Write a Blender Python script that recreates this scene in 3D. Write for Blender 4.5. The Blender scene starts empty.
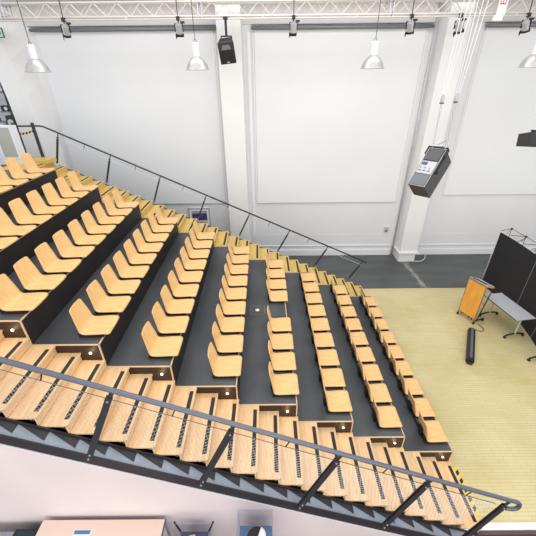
import bpy, bmesh, math, random
from mathutils import Vector, Matrix
random.seed(7)
S = bpy.context.scene
COL = S.collection
V = Vector
H = 6.514
# ------------------------------------------------------------------ helpers
def new(): return bmesh.new()
def box(bm, x0, x1, y0, y1, z0, z1, M=None):
    vs = [bm.verts.new((x, y, z)) for x in (x0, x1) for y in (y0, y1) for z in (z0, z1)]
    if M is not None:
        for v in vs: v.co = M @ v.co
    for f in ((0,1,3,2),(4,6,7,5),(0,4,5,1),(2,3,7,6),(0,2,6,4),(1,5,7,3)):
        bm.faces.new([vs[i] for i in f])
    return vs
def frame_of(d):
    d = d.normalized()
    u = V((0,0,1)) if abs(d.z) < .9 else V((1,0,0))
    a = d.cross(u).normalized(); b = d.cross(a).normalized()
    return a, b
def cyl(bm, p, q, r, n=12, r2=None):
    p, q = V(p), V(q); r2 = r if r2 is None else r2
    a, b = frame_of(q-p)
    A = []; B = []
    for i in range(n):
        t = 2*math.pi*i/n; o = a*math.cos(t)+b*math.sin(t)
        A.append(bm.verts.new(p+o*r)); B.append(bm.verts.new(q+o*r2))
    for i in range(n):
        j = (i+1) % n
        bm.faces.new((A[i], A[j], B[j], B[i]))
    bm.faces.new(A[::-1]); bm.faces.new(B)
def tube(bm, pts, r, n=10):
    pts = [V(p) for p in pts]; rings = []
    a = None
    for i, p in enumerate(pts):
        d = (pts[min(i+1, len(pts)-1)]-pts[max(i-1, 0)]).normalized()
        if a is None: a, b = frame_of(d)
        else:
            a = (a-d*a.dot(d)).normalized(); b = d.cross(a).normalized()
        rings.append([bm.verts.new(p+(a*math.cos(2*math.pi*k/n)+b*math.sin(2*math.pi*k/n))*r) for k in range(n)])
    for s, t in zip(rings, rings[1:]):
        for k in range(n):
            bm.faces.new((s[k], s[(k+1)%n], t[(k+1)%n], t[k]))
    bm.faces.new(rings[0][::-1]); bm.faces.new(rings[-1])
def arc(pts, n=6, rad=.1):
    """round the corners of a polyline"""
    pts = [V(p) for p in pts]; out = [pts[0]]
    for i in range(1, len(pts)-1):
        p, c, q = pts[i-1], pts[i], pts[i+1]
        r = min(rad, (p-c).length*.49, (q-c).length*.49)
        s = c+(p-c).normalized()*r; e = c+(q-c).normalized()*r
        for k in range(n+1):
            t = k/n; out.append(s*(1-t)**2+c*2*t*(1-t)+e*t*t)
    out.append(pts[-1]); return out
def prism(bm, poly, y0, y1, axis='y'):
    def mk(p, h):
        if axis == 'y': return (p[0], h, p[1])
        if axis == 'z': return (p[0], p[1], h)
        return (h, p[0], p[1])
    A = [bm.verts.new(mk(p, y0)) for p in poly]; B = [bm.verts.new(mk(p, y1)) for p in poly]
    n = len(poly)
    bm.faces.new(A); bm.faces.new(B[::-1])
    for i in range(n):
        j = (i+1) % n
        bm.faces.new((A[i], B[i], B[j], A[j]))
def lathe(bm, prof, c=(0,0,0), n=24):
    rings = []
    for r, z in prof:
        rings.append([bm.verts.new((c[0]+r*math.cos(2*math.pi*k/n), c[1]+r*math.sin(2*math.pi*k/n), c[2]+z)) for k in range(n)])
    for s, t in zip(rings, rings[1:]):
        for k in range(n): bm.faces.new((s[k], s[(k+1)%n], t[(k+1)%n], t[k]))
def obj(name, bm, mat, parent=None, smooth=False, bevel=0, M=None):
    if M is not None: bmesh.ops.transform(bm, matrix=M, verts=bm.verts)
    bmesh.ops.recalc_face_normals(bm, faces=bm.faces)
    me = bpy.data.meshes.new(name); bm.to_mesh(me); bm.free()
    if smooth:
        for p in me.polygons: p.use_smooth = True
    o = bpy.data.objects.new(name, me); COL.objects.link(o)
    if mat: me.materials.append(mat)
    if parent: o.parent = parent
    if bevel:
        m = o.modifiers.new('bevel', 'BEVEL'); m.width = bevel; m.segments = 2; m.limit_method = 'ANGLE'
    return o
def tag(o, label=None, cat=None, group=None, kind=None):
    if label: o['label'] = label
    if cat: o['category'] = cat
    if group: o['group'] = group
    if kind: o['kind'] = kind
    return o
def empty(name, label, cat, loc=(0,0,0), group=None):
    o = bpy.data.objects.new(name, None); COL.objects.link(o); o.location = loc; o.empty_display_size = .1
    return tag(o, label, cat, group)
def part(name, bm, mat, root, **k):
    """mesh given in world coordinates, parented to an unrotated empty"""
    k2 = dict(k); k2['M'] = Matrix.Translation(-root.location)
    return obj(name, bm, mat, root, **k2)
def struct(name, bm, mat, **k): return tag(obj(name, bm, mat, **k), kind='structure')
def copy_tree(o, parent=None):
    c = o.copy(); COL.objects.link(c); c.parent = parent
    for ch in [x for x in o.children]: copy_tree(ch, c)
    return c
# ------------------------------------------------------------------ materials
def srgb(c): return tuple(((x/255)/12.92 if x/255 <= .04045 else ((x/255+.055)/1.055)**2.4) for x in c)+(1,)
def mat(name, c, rough=.6, metal=0, noise=0, scale=8, stretch=(1,1,1), emit=0, bump=0, spec=.5, c2=None):
    m = bpy.data.materials.new(name); m.use_nodes = True
    nt = m.node_tree; b = nt.nodes['Principled BSDF']
    b.inputs['Base Color'].default_value = srgb(c); b.inputs['Roughness'].default_value = rough
    b.inputs['Metallic'].default_value = metal; b.inputs['Specular IOR Level'].default_value = spec
    if emit:
        b.inputs['Emission Color'].default_value = srgb(c); b.inputs['Emission Strength'].default_value = emit
    if noise or c2:
        tc = nt.nodes.new('ShaderNodeTexCoord'); mp = nt.nodes.new('ShaderNodeMapping'); mp.inputs['Scale'].default_value = stretch
        nz = nt.nodes.new('ShaderNodeTexNoise'); nz.inputs['Scale'].default_value = scale; nz.inputs['Detail'].default_value = 5
        rp = nt.nodes.new('ShaderNodeMix'); rp.data_type = 'RGBA'
        a = srgb(c); d = srgb(c2) if c2 else tuple(x*(1-noise) for x in a[:3])+(1,)
        mr = nt.nodes.new('ShaderNodeMapRange'); mr.inputs['From Min'].default_value = .35; mr.inputs['From Max'].default_value = .65
        nt.links.new(tc.outputs['Object'], mp.inputs['Vector']); nt.links.new(mp.outputs[0], nz.inputs['Vector'])
        nt.links.new(nz.outputs['Fac'], mr.inputs['Value']); nt.links.new(mr.outputs[0], rp.inputs['Factor'])
        rp.inputs[6].default_value = a; rp.inputs[7].default_value = d
        nt.links.new(rp.outputs[2], b.inputs['Base Color'])
        if bump:
            bp = nt.nodes.new('ShaderNodeBump'); bp.inputs['Strength'].default_value = bump; bp.inputs['Distance'].default_value = .01
            nt.links.new(nz.outputs['Fac'], bp.inputs['Height']); nt.links.new(bp.outputs[0], b.inputs['Normal'])
    return m
M = {}
M['wall'] = mat('white_plaster', (232,232,233), .8, noise=.05, scale=.5)
M['wall_top'] = mat('upper_wall_plaster', (222,217,214), .8, noise=.04, scale=.7)
M['column'] = mat('column_paint', (238,238,238), .7, noise=.04, scale=1)
M['blind'] = mat('blind_fabric', (236,238,240), .8, noise=.04, scale=.4)
M['skirt'] = mat('skirting_paint', (238,238,240), .5)
M['clad'] = mat('pink_white_cladding', (226,213,212), .8, noise=.06, scale=1.2)
M['seat'] = mat('beech_plywood', (238,198,138), .38, scale=5, stretch=(1.2,8,1.2), c2=(229,183,118))
M['tread'] = mat('oiled_plywood_tread', (234,198,150), .45, scale=4, stretch=(6,.7,6), c2=(222,180,130))
M['treadyellow'] = mat('yellow_tread', (224,192,104), .4, scale=4, stretch=(6,.7,6), c2=(210,174,84))  # yellower tread tone for the far stairs and step block
M['rail'] = mat('blue_grey_rail', (104,110,124), .35, metal=.3)
M['hatch'] = mat('hatch_frame_olive', (140,124,92), .5)
M['strip'] = mat('anti_slip_strip', (52,50,48), .9, noise=.3, scale=60)
M['lino'] = mat('grey_linoleum', (80,84,88), .4, scale=1.6, stretch=(1,.6,1), c2=(62,66,70))
M['riser'] = mat('black_riser', (40,37,38), .6, noise=.3, scale=3)
M['edge'] = mat('birch_edge', (222,190,150), .5)
M['panel'] = mat('brown_end_panel', (56,38,30), .5, noise=.25, scale=6)
M['black'] = mat('black_plastic', (30,30,32), .5)
M['steel'] = mat('anthracite_steel', (60,62,68), .4, metal=.3, noise=.1, scale=6)
M['flange'] = mat('grey_flange', (150,160,174), .5, metal=.2, noise=.15, scale=4)
M['web'] = mat('dark_beam', (44,40,46), .55, noise=.15, scale=4)
M['wire'] = mat('wire', (215,215,215), .35, metal=.5)
M['wiredark'] = mat('dark_wire', (100,100,105), .4, metal=.4)
M['alu'] = mat('aluminium', (205,206,210), .35, metal=.5)
M['lampalu'] = mat('brushed_lamp_metal', (196,194,190), .35, metal=.55, noise=.15, scale=9)
M['truss'] = mat('truss_aluminium', (222,218,212), .4, metal=.2)
M['track'] = mat('grey_roller_tube', (128,130,136), .5, metal=.2)
M['pad'] = mat('grey_speaker_cloth', (62,62,64), .8, noise=.3, scale=80)
M['silver'] = mat('silver_label', (196,198,202), .4, noise=.1, scale=30)
M['blueprint'] = mat('blue_label', (70,90,130), .5)
M['lectern'] = mat('orange_beech_veneer', (240,176,80), .4, scale=3, stretch=(2,2,.5), c2=(228,152,58))
M['lframe'] = mat('bronze_frame', (150,138,126), .4, metal=.3)
M['tabletop'] = mat('grey_laminate', (190,193,198), .4, noise=.04, scale=5)
M['fabric'] = mat('black_display_fabric', (38,38,42), .85, noise=.3, scale=25)
M['yellow'] = mat('hazard_yellow', (240,212,60), .5)
M['glow'] = mat('step_light_glow', (255,240,205), .5, emit=3)
M['disc'] = mat('white_disc', (240,240,236), .4)
M['paper'] = mat('white_paper', (240,238,238), .7)
M['blue'] = mat('blue_header', (75,125,170), .6)
M['red'] = mat('red_print', (205,45,90), .6)
M['tan'] = mat('tan_laminate', (238,214,198), .5, noise=.03, scale=4)
M['bluefloor'] = mat('blue_case_floor', (96,124,160), .5, noise=.1, scale=12)
M['navy'] = mat('navy_felt', (70,80,110), .7, noise=.15, scale=12)
M['teal'] = mat('dark_teal', (24,52,68), .3, noise=.3, scale=10)
M['cream'] = mat('cream_crumple', (226,220,150), .7, noise=.2, scale=20)
M['fur'] = mat('dark_brown_fur', (62,52,48), .9, noise=.5, scale=40, bump=.6)
M['mint'] = mat('mint_sign', (196,226,204), .5)
M['green'] = mat('exit_green', (60,150,95), .5, emit=.4)
M['purple'] = mat('purple_print', (95,85,135), .6, c2=(50,50,80), scale=14)
M['greyglass'] = mat('grey_pane', (178,182,176), .2, noise=.05, scale=3)
M['cabwhite'] = mat('cabinet_white', (226,228,236), .5)
M['brownfloor'] = mat('dark_foyer_floor', (92,70,66), .5, noise=.2, scale=4)
# pale end-grain wood stage
def stage_mat():
    m = bpy.data.materials.new('pale_wood_floor'); m.use_nodes = True; nt = m.node_tree; b = nt.nodes['Principled BSDF']
    tc = nt.nodes.new('ShaderNodeTexCoord'); br = nt.nodes.new('ShaderNodeTexBrick')
    br.inputs['Scale'].default_value = 1; br.inputs['Brick Width'].default_value = .38; br.inputs['Row Height'].default_value = .06
    br.inputs['Mortar Size'].default_value = .004; br.offset = .37
    br.inputs['Color1'].default_value = srgb((216,204,156)); br.inputs['Color2'].default_value = srgb((211,198,149)); br.inputs['Mortar'].default_value = srgb((192,178,128))
    nz = nt.nodes.new('ShaderNodeTexNoise'); nz.inputs['Scale'].default_value = .9; nz.inputs['Detail'].default_value = 6
    mx = nt.nodes.new('ShaderNodeMix'); mx.data_type = 'RGBA'; mx.blend_type = 'MULTIPLY'
    mr = nt.nodes.new('ShaderNodeMapRange'); mr.inputs['To Min'].default_value = 0; mr.inputs['To Max'].default_value = .45; mr.inputs['From Min'].default_value=.4; mr.inputs['From Max'].default_value=.75
    nt.links.new(tc.outputs['Object'], br.inputs['Vector']); nt.links.new(tc.outputs['Object'], nz.inputs['Vector'])
    nt.links.new(nz.outputs['Fac'], mr.inputs['Value']); nt.links.new(mr.outputs[0], mx.inputs['Factor'])
    nt.links.new(br.outputs['Color'], mx.inputs[6]); mx.inputs[7].default_value = srgb((226,204,150))
    nt.links.new(mx.outputs[2], b.inputs['Base Color']); b.inputs['Roughness'].default_value = .45
    return m
M['stage'] = stage_mat()
def hall_floor_mat():
    m = mat('grey_hall_floor', (92,95,94), .55, scale=1.1, stretch=(.5,1.6,1), c2=(76,79,80)); nt = m.node_tree; b = nt.nodes['Principled BSDF']
    src = b.inputs['Base Color'].links[0].from_socket
    tc = nt.nodes.new('ShaderNodeTexCoord'); sp = nt.nodes.new('ShaderNodeSeparateXYZ'); nt.links.new(tc.outputs['Object'], sp.inputs[0])
    def mth(op, *a):
        n = nt.nodes.new('ShaderNodeMath'); n.operation = op
        for i, x in enumerate(a):
            if hasattr(x, 'links') or hasattr(x, 'is_linked'): nt.links.new(x, n.inputs[i])
            else: n.inputs[i].default_value = x
        return n.outputs[0]
    # a scuffed streak running from the column foot towards the wood floor
    line = mth('SUBTRACT', mth('MULTIPLY', mth('SUBTRACT', 11.75, sp.outputs[1]), .05), mth('SUBTRACT', sp.outputs[0], 5.45))
    d = mth('ABSOLUTE', line)
    core = mth('SUBTRACT', 1.0, mth('DIVIDE', d, .42)); core = mth('MAXIMUM', core, 0.0)
    nz = nt.nodes.new('ShaderNodeTexNoise'); nz.inputs['Scale'].default_value = 5; nz.inputs['Detail'].default_value = 8
    mp = nt.nodes.new('ShaderNodeMapping'); mp.inputs['Scale'].default_value = (3,.5,1)
    nt.links.new(tc.outputs['Object'], mp.inputs[0]); nt.links.new(mp.outputs[0], nz.inputs['Vector'])
    mask = mth('MULTIPLY', core, nz.outputs['Fac'])
    mr = nt.nodes.new('ShaderNodeMapRange'); mr.inputs['From Min'].default_value = .33; mr.inputs['From Max'].default_value = .6; nt.links.new(mask, mr.inputs['Value'])
    mr.inputs['To Max'].default_value = .75
    mx = nt.nodes.new('ShaderNodeMix'); mx.data_type = 'RGBA'; nt.links.new(mr.outputs[0], mx.inputs['Factor'])
    nt.links.new(src, mx.inputs[6]); mx.inputs[7].default_value = srgb((178,176,168)); nt.links.new(mx.outputs[2], b.inputs['Base Color'])
    return m
M['hallfloor'] = hall_floor_mat()
def acrylic(name, tint, a):
    m = bpy.data.materials.new(name); m.use_nodes = True; nt = m.node_tree; nt.nodes.clear()
    o = nt.nodes.new('ShaderNodeOutputMaterial'); t = nt.nodes.new('ShaderNodeBsdfTransparent'); g = nt.nodes.new('ShaderNodeBsdfGlossy'); mx = nt.nodes.new('ShaderNodeMixShader')
    t.inputs[0].default_value = srgb(tint); g.inputs['Roughness'].default_value = .05; mx.inputs[0].default_value = a
    nt.links.new(t.outputs[0], mx.inputs[1]); nt.links.new(g.outputs[0], mx.inputs[2]); nt.links.new(mx.outputs[0], o.inputs[0])
    return m
M['acrylic'] = acrylic('clear_acrylic', (246,247,250), .04)
M['acrylic_edge'] = mat('acrylic_edge', (150,150,160), .2)
# ------------------------------------------------------------------ geometry constants
D = .98; RH = .45; SX = D/3; SZ = .15
YN, YF = 3.676, 8.746          # seating block between the two aisles
YNO, YFO = 2.58, 9.84          # outer edges of the aisles
def tz(n): return 3.6-.45*n
def tx(n): return -3.465+.98*n
def lean(x, y):
    # the tiers run very slightly askew to the near stairs
    n = max(0, min(8, (x+3.465)/.98)); return -(.045+.016*n)*max(0, y-YN)/(YF-YN)
def askew(root):
    for o in root.children_recursive:
        if o.type == 'MESH':
            for v in o.data.vertices:
                w_ = v.co+root.location; v.co.x += lean(w_.x, w_.y)
def nl(x): return 3.0-.4592*(x+2.81)
NT = list(range(-2, 8))
YW = 12.44
# ------------------------------------------------------------------ room
bm = new(); box(bm, -14, 15, 9.81, 13, -.2, 0); struct('floor', bm, M['hallfloor'])
bm = new(); box(bm, -14, 15, 2.72, 9.79, -.2, 0.0); struct('floor_stage', bm, M['stage'])
bm = new(); box(bm, -14, 15, 9.77, 9.83, -.15, .015); struct('trim_1', bm, M['edge'])
bm = new(); box(bm, 3.45, 15, 2.62, 2.72, -.2, .012); struct('trim_2', bm, M['skirt'])
bm = new(); box(bm, -14, 15, -6, 2.62, -.5, -.3); box(bm, -14, 15, 2.56, 2.62, -.3, -.01); struct('floor_foyer', bm, M['brownfloor'])
bm = new(); box(bm, -7.5, 15, YW, YW+.3, 0, 7.9); struct('wall_back', bm, M['wall'])
bm = new(); box(bm, -14, 15, YW-.02, YW+.3, 7.9, 10.5); struct('wall_back_upper', bm, M['wall_top'])
# skirting and dado lines
for i, (z, h, d) in enumerate([(.0,.26,.04),(.42,.05,.03),(.92,.02,.008)]):
    for j, (x0, x1) in enumerate([(-7.3,-1.46),(-.74,5.05),(5.95,15)]):
        bm = new(); box(bm, x0, x1, YW-d, YW-.001, z, z+h); struct('baseboard_back' if i == 0 else 'trim_%d' % (3+i*3+j), bm, M['skirt'], bevel=.008)
# columns
bm = new(); box(bm, -1.45, -.74, 11.8, YW, 0, 10); struct('column', bm, M['column'], bevel=.015)
bm = new(); box(bm, -.60, -.50, YW-.05, YW-.001, .9, 7.7); struct('trim_12', bm, M['skirt'])
bm = new(); box(bm, 5.22, 5.90, 11.8, YW, .42, 10); struct('column', bm, M['column'], bevel=.015)
bm = new(); box(bm, 5.16, 5.96, 11.74, YW, .36, .44); box(bm, 5.22, 5.86, 11.8, YW, 0, .36)
struct('column_plinth', bm, M['column'], bevel=.01)
# left column: front edge curves away towards the roof frame
def cx(z): return -7.55 - (max(0, z-5.4)**2)*.065
bm = new(); zs = [i*.5 for i in range(0, 21)]
rows = []
for z in zs:
    rows.append([bm.verts.new(p) for p in ((cx(z),11.8,z),(-7.33,YW,z),(-8.2,YW,z),(-8.16-(max(0,z-5.4)**2)*.05,11.8,z))])
for a, b in zip(rows, rows[1:]):
    for k in range(4): bm.faces.new((a[k], a[(k+1)%4], b[(k+1)%4], b[k]))
bm.faces.new(rows[0][::-1]); bm.faces.new(rows[-1]); struct('column', bm, M['column'])
bm = new(); box(bm, -14, -8.2, 13.6, 13.8, 0, 10); struct('wall_left', bm, M['wall'])
# roller blinds over the window bays
def blind(x0, x1, zb, label):
    e = empty('roller_blind', label, 'blind', ((x0+x1)/2, YW-.05, zb), 'wall-high white roller blinds')
    bm = new(); box(bm, x0, x1, YW-.06, YW-.045, zb, 7.75); part('blind_fabric', bm, M['blind'], e)
    bm = new(); box(bm, x0, x1, YW-.062, YW-.044, zb-.03, zb); part('bottom_bar', bm, M['skirt'], e)
    for x in (x0-.05, x1+.01):
        bm = new(); box(bm, x, x+.04, YW-.058, YW-.001, zb-.03, 7.7); part('side_guide', bm, M['skirt'], e)
    bm = new(); cyl(bm, (x0-.08, YW-.14, 7.80), (x1+.16, YW-.14, 7.80), .045, 16); part('roller_tube', bm, M['track'], e, smooth=True)
    bm = new(); box(bm, x0-.08, x1+.16, YW-.2, YW-.03, 7.87, 7.89); part('housing_lip', bm, M['track'], e)
blind(-7.05, -1.62, 2.35, 'white roller blind left of the hanging loudspeaker, above the upper seats')
blind(-.38, 4.88, 2.35, 'white roller blind in the middle bay between the two wall columns')
blind(6.68, 14.5, 2.6, 'white roller blind on the far right above the black display wall')
# conduit left of the right column
bm = new(); tube(bm, [(5.12, YW-.1, 0), (5.12, YW-.1, 10)], .03); tag(obj('conduit_pipe', bm, M['alu'], smooth=True), 'thin vertical white pipe beside the right wall column', 'pipe')
e = empty('wall_socket_box', 'small grey socket box on the wall left of the right column', 'socket', (4.74, YW-.03, 1.15))
bm = new(); box(bm, 4.67, 4.81, YW-.09, YW-.001, 1.05, 1.27); part('box_body', bm, M['alu'], e, bevel=.01)
bm = new(); box(bm, 4.70, 4.78, YW-.1, YW-.089, 1.08, 1.15); part('socket_cover', bm, M['track'], e)
bm = new(); tube(bm, arc([(5.86,11.78,.03),(6.1,11.75,.03),(6.35,11.95,.03),(6.55,12.36,.03)], 6, .3), .022); tag(obj('floor_cable', bm, M['wire'], smooth=True), 'white cable curving on the grey floor at the column foot', 'cable')
# poster
e = empty('notice_board', 'framed white notice board with purple print, low on the wall behind the far stairs', 'notice board', (-2.7, YW-.02, 1.3))
bm = new(); box(bm, -3.1, -2.28, YW-.04, YW-.002, 1.15, 2.12); part('backing', bm, M['paper'], e)
bm = new()
for a in ((-3.1,-3.07,1.15,2.12),(-2.31,-2.28,1.15,2.12),(-3.1,-2.28,2.09,2.12),(-3.1,-2.28,1.15,1.18)): box(bm, a[0], a[1], YW-.055, YW-.03, a[2], a[3])
part('frame', bm, M['alu'], e)
bm = new(); box(bm, -2.98, -2.4, YW-.046, YW-.041, 1.62, 1.92); part('print', bm, M['purple'], e)
bm = new(); box(bm, -2.98, -2.4, YW-.046, YW-.041, 1.95, 1.99); box(bm, -2.8, -2.4, YW-.046, YW-.041, 1.5, 1.56); part('text_bar', bm, M['blueprint'], e)
# exit sign
e = empty('exit_sign', 'green and white lit exit sign high on the left column', 'sign', (-7.75, 11.9, 7.7))
bm = new(); box(bm, -7.86, -7.54, 11.66, 11.68, 7.56, 7.80); part('housing', bm, M['steel'], e)
bm = new(); box(bm, -7.84, -7.56, 11.645, 11.659, 7.58, 7.775); part('sign_face', bm, M['mint'], e)
bm = new(); box(bm, -7.83, -7.74, 11.635, 11.644, 7.60, 7.76)
prism(bm, [(-7.72,7.69),(-7.65,7.69),(-7.65,7.74),(-7.58,7.68),(-7.65,7.61),(-7.65,7.66),(-7.72,7.66)], 11.635, 11.644); part('pictogram', bm, M['green'], e)
# ------------------------------------------------------------------ grandstand
gs = empty('grandstand', 'tiered black and grey seating stand with wooden edges between the two stairs', 'grandstand', ((tx(-2)+tx(7))/2, 6.2, 0))
lights = []
for n in NT:
    x0, x1, z = (tx(n)-D if n > -2 else tx(n)-1.6), tx(n), tz(n)
    bm = new(); box(bm, x0, x1+.0, YN+.01, YF-.01, 0.001, z-.02); t = part('tier', bm, M['riser'], gs)
    bm = new(); box(bm, x0+.003, x1-.02, YN+.012, YF-.012, z-.02, z); c = part('tier_floor', bm, M['lino'], gs)
    bm = new(); box(bm, x1-.014, x1+.004, YN, YF, z-.016, z+.002)
    for y0, y1 in ((YN-.003, YN+.014), (YF-.014, YF+.003)):
        box(bm, x0, x1, y0, y1, z-.014, z+.002); box(bm, x1-.014, x1+.005, y0, y1, max(0.001,z-RH+.0), z-.014)
    part('edge_trim', bm, M['edge'], gs)
    for side, ya, yb in ((-1, YN-.002, YN+.009), (1, YF-.009, YF+.002)):
        bm = new(); box(bm, x1-2*SX+.01, x1-.015, ya, yb, z-.15, z-.015); box(bm, x1-SX+.01, x1-.015, ya, yb, z-.3, z-.15)
        p = part('end_panel', bm, M['panel'], gs)
        bm = new(); y = ya-.004 if side < 0 else yb+.004
        cyl(bm, (x1-.16, y, z-.155), (x1-.16, y+side*.012, z-.155), .019, 14)
        l = part('step_light', bm, M['glow'], gs)
        lights.append((x1-.16, y+side*.05, z-.155))
askew(gs)
# floor hatch
e = empty('floor_hatch', 'square metal floor box with a white disc on the tier by the missing seat', 'hatch', (-.27, 6.25, tz(4)))
bm = new(); box(bm, -.43, -.11, 6.1, 6.42, tz(4)+.001, tz(4)+.006); part('plate', bm, M['lino'], e)
bm = new()
for a in ((-.44,-.43,6.09,6.43),(-.11,-.10,6.09,6.43),(-.44,-.10,6.09,6.10),(-.44,-.10,6.42,6.43)): box(bm, *a, tz(4)+.001, tz(4)+.012)
part('frame', bm, M['hatch'], e)
bm = new(); cyl(bm, (-.27,6.25,tz(4)+.006), (-.27,6.25,tz(4)+.02), .045, 20); part('disc', bm, M['disc'], e)
# ------------------------------------------------------------------ seats
def seat_shell():
    # profile from the front lip to the top of the back: (x, z, half width)
    prof = [(.078,.028,.19),(.070,.043,.214),(.05,.052,.224),(0,.055,.226),(-.1,.05,.226),(-.2,.044,.224),(-.27,.042,.222),(-.315,.05,.219),(-.345,.075,.216),(-.362,.115,.213),(-.375,.17,.207),(-.39,.25,.196),(-.405,.33,.184),(-.420,.405,.172),(-.426,.435,.166),(-.430,.452,.154),(-.432,.458,.13)]
    bm = new(); n = 10; rows = []
    for x, z, w in prof:
        r = []
        for k in range(n+1):
            s = -1+2*k/n
            dish = .012*(s*s)
            back = min(1, max(0, (z-.06)/.1))
            r.append(bm.verts.new((x+dish*back*1.2, s*w, z+dish*(1-back)*.6)))
        rows.append(r)
    for a, b in zip(rows, rows[1:]):
        for k in range(n): bm.faces.new((a[k], a[k+1], b[k+1], b[k]))
    bmesh.ops.recalc_face_normals(bm, faces=bm.faces)
    geo = bm.faces[:]
    bmesh.ops.solidify(bm, geom=geo, thickness=.014)
    return bm
def make_seat():
    r = empty('auditorium_seat', 'x', 'seat', (0,0,0), 'plywood shell seats on the tiers')
    obj('seat_shell', seat_shell(), M['seat'], r, smooth=True)
    bm = new(); box(bm, -.33, .0, -.215, .30, .001, .034); box(bm, -.37, -.33, -.215, .30, .001, .06)
    for s in (-.15, .15): box(bm, -.33, -.02, s-.02, s+.02, .02, .04)
    obj('mounting_frame', bm, M['black'], r)
    bm = new(); box(bm, -.40, -.372, -.06, .06, .03, .22); box(bm, -.40, -.33, -.06, .06, .001, .05)
    obj('back_bracket', bm, M['black'], r)
    return r
ordn = ['front','second','third','fourth','fifth','sixth','seventh','eighth','ninth','tenth']
proto = make_seat(); first = True
# camera basis, used only to leave out seats that stand wholly outside the picture
TT, YY, RR, FF = .5196, -.0021, -.0101, 333.8
fwd = V((math.sin(YY)*math.cos(TT), math.cos(YY)*math.cos(TT), -math.sin(TT))); rt = fwd.cross(V((0,0,1))).normalized(); up = rt.cross(fwd)
ca = rt*math.cos(RR)+up*math.sin(RR); cb = -rt*math.sin(RR)+up*math.cos(RR)
def px(p):
    q = V(p)-V((0,0,H)); d = q.dot(fwd); return 268+FF*q.dot(ca)/d, 268-FF*q.dot(cb)/d
for n in NT:
    row = 7-n
    vis = []
    for k in range(9):
        if n == 4 and k == 4: continue
        y = 3.83+.54*k+.22
        if px((tx(n)+.07, y, tz(n)+.05))[0] < -4 and px((tx(n)-.4, y, tz(n)+.4))[0] < -4: continue
        vis.append((k, y))
    for k, y in vis:
        s = proto if first else copy_tree(proto); first = False
        s.location = (tx(n)+{7:-.085,6:-.07,5:-.055,4:-.035,3:-.03,2:-.01,1:.01}.get(n,0)+lean(tx(n), y)*.72, y, tz(n)+.002)
        s.rotation_euler = (0, 0, random.uniform(-.012, .012))
        side, c = ('near', k) if (k <= 4 and vis[0][0] == 0) else ('far', 8-k)
        pos = 'right beside the %s stairs' % side if c == 0 else '%s in from the %s stairs' % (ordn[c], side)
        rown = 'front row' if row == 0 else ('top row' if row == 9 else '%s row from the stage' % ordn[row])
        s['label'] = 'plywood seat, %s, %s' % (rown, pos)
# ------------------------------------------------------------------ aisle stairs
def staircase(label, y0, y1, outer, wood):
    st = empty('staircase', label, 'stairs', (tx(3), (y0+y1)/2, 0))
    for n in NT:
        for k in (1, 2, 3):
            xr = tx(n-1)+SX*k if n > -2 or True else 0
            xl = xr-SX; z = tz(n)-SZ*(k-1)
            if n == -2 and k == 1: xl -= .62
            zb = max(.001, z-SZ)
            bm = new()
            box(bm, xl, xr+.018, y0+.004, y1-.004, z-.03, z)             # tread
            box(bm, xr-.018, xr, y0+.004, y1-.004, zb, z-.03)      # riser board
            t = part('step', bm, wood, st, bevel=.003)
            bm = new(); box(bm, xr-.070, xr-.012, y0+.09, y1-.09, z, z+.003)
            s = part('anti_slip_strip', bm, M['strip'], st)
            s.parent = t; s.location = (0,0,0)
            bm = new(); box(bm, xr+.004, xr+.021, y0+.004, y1-.004, z-.03, z+.002)
            s = part('nosing', bm, M['edge'], st); s.parent = t; s.location = (0,0,0)
    s = -1 if outer < (y0+y1)/2 else 1
    # sloping steel channel along the outside
    xa, xb = tx(-2)-SX*2, tx(7)-.0
    sl = -.4592
    def bar(name, ya, yb, oa, ob, m):
        bm = new(); A, B = min(ya,yb), max(ya,yb)
        za, zb = nl(xa), nl(xb)
        poly = [(xa, za+oa), (xb, zb+oa), (xb, zb+ob), (xa, za+ob)]
        # keep the foot above the floor
        P = []; fl = .004
        for i in range(4):      # cut the sloping bar off at the floor
            p, q = poly[i], poly[(i+1)%4]
            if p[1] >= fl: P.append(p)
            if (p[1]-fl)*(q[1]-fl) < 0:
                t = (fl-p[1])/(q[1]-p[1]); P.append((p[0]+(q[0]-p[0])*t, fl))
        prism(bm, P, A, B); part(name, bm, m, st)
    bar('stringer_cheek', outer+s*.003, outer+s*.016, -.14, -.19, M['web'])
    bar('stringer_flange', outer+s*.003, outer+s*.175, -.191, -.203, M['flange'])
    bar('stringer_web', outer+s*.176, outer+s*.192, -.172, -.365, M['web'])
    bar('stringer_foot_flange', outer+s*.193, outer+s*.205, -.355, -.37, M['skirt'])
    for i in range(0, 29):  # dark triangles laid on the flange in place of the treads' zigzag shadows
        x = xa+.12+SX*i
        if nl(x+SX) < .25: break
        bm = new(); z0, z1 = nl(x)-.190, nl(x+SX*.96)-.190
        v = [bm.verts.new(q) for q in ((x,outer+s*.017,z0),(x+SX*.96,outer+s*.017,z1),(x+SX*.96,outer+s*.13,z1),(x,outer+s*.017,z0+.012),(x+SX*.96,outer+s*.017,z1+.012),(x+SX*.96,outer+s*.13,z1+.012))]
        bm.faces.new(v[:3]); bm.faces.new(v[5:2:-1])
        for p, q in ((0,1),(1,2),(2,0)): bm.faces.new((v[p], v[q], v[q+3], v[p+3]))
        part('tread_shadow_plate', bm, M['web'], st)
    return st
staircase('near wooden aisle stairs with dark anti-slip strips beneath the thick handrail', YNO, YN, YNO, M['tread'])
askew(staircase('far yellowish wooden aisle stairs along the white wall side of the seating', YF, YFO, YFO, M['treadyellow']))
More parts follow.
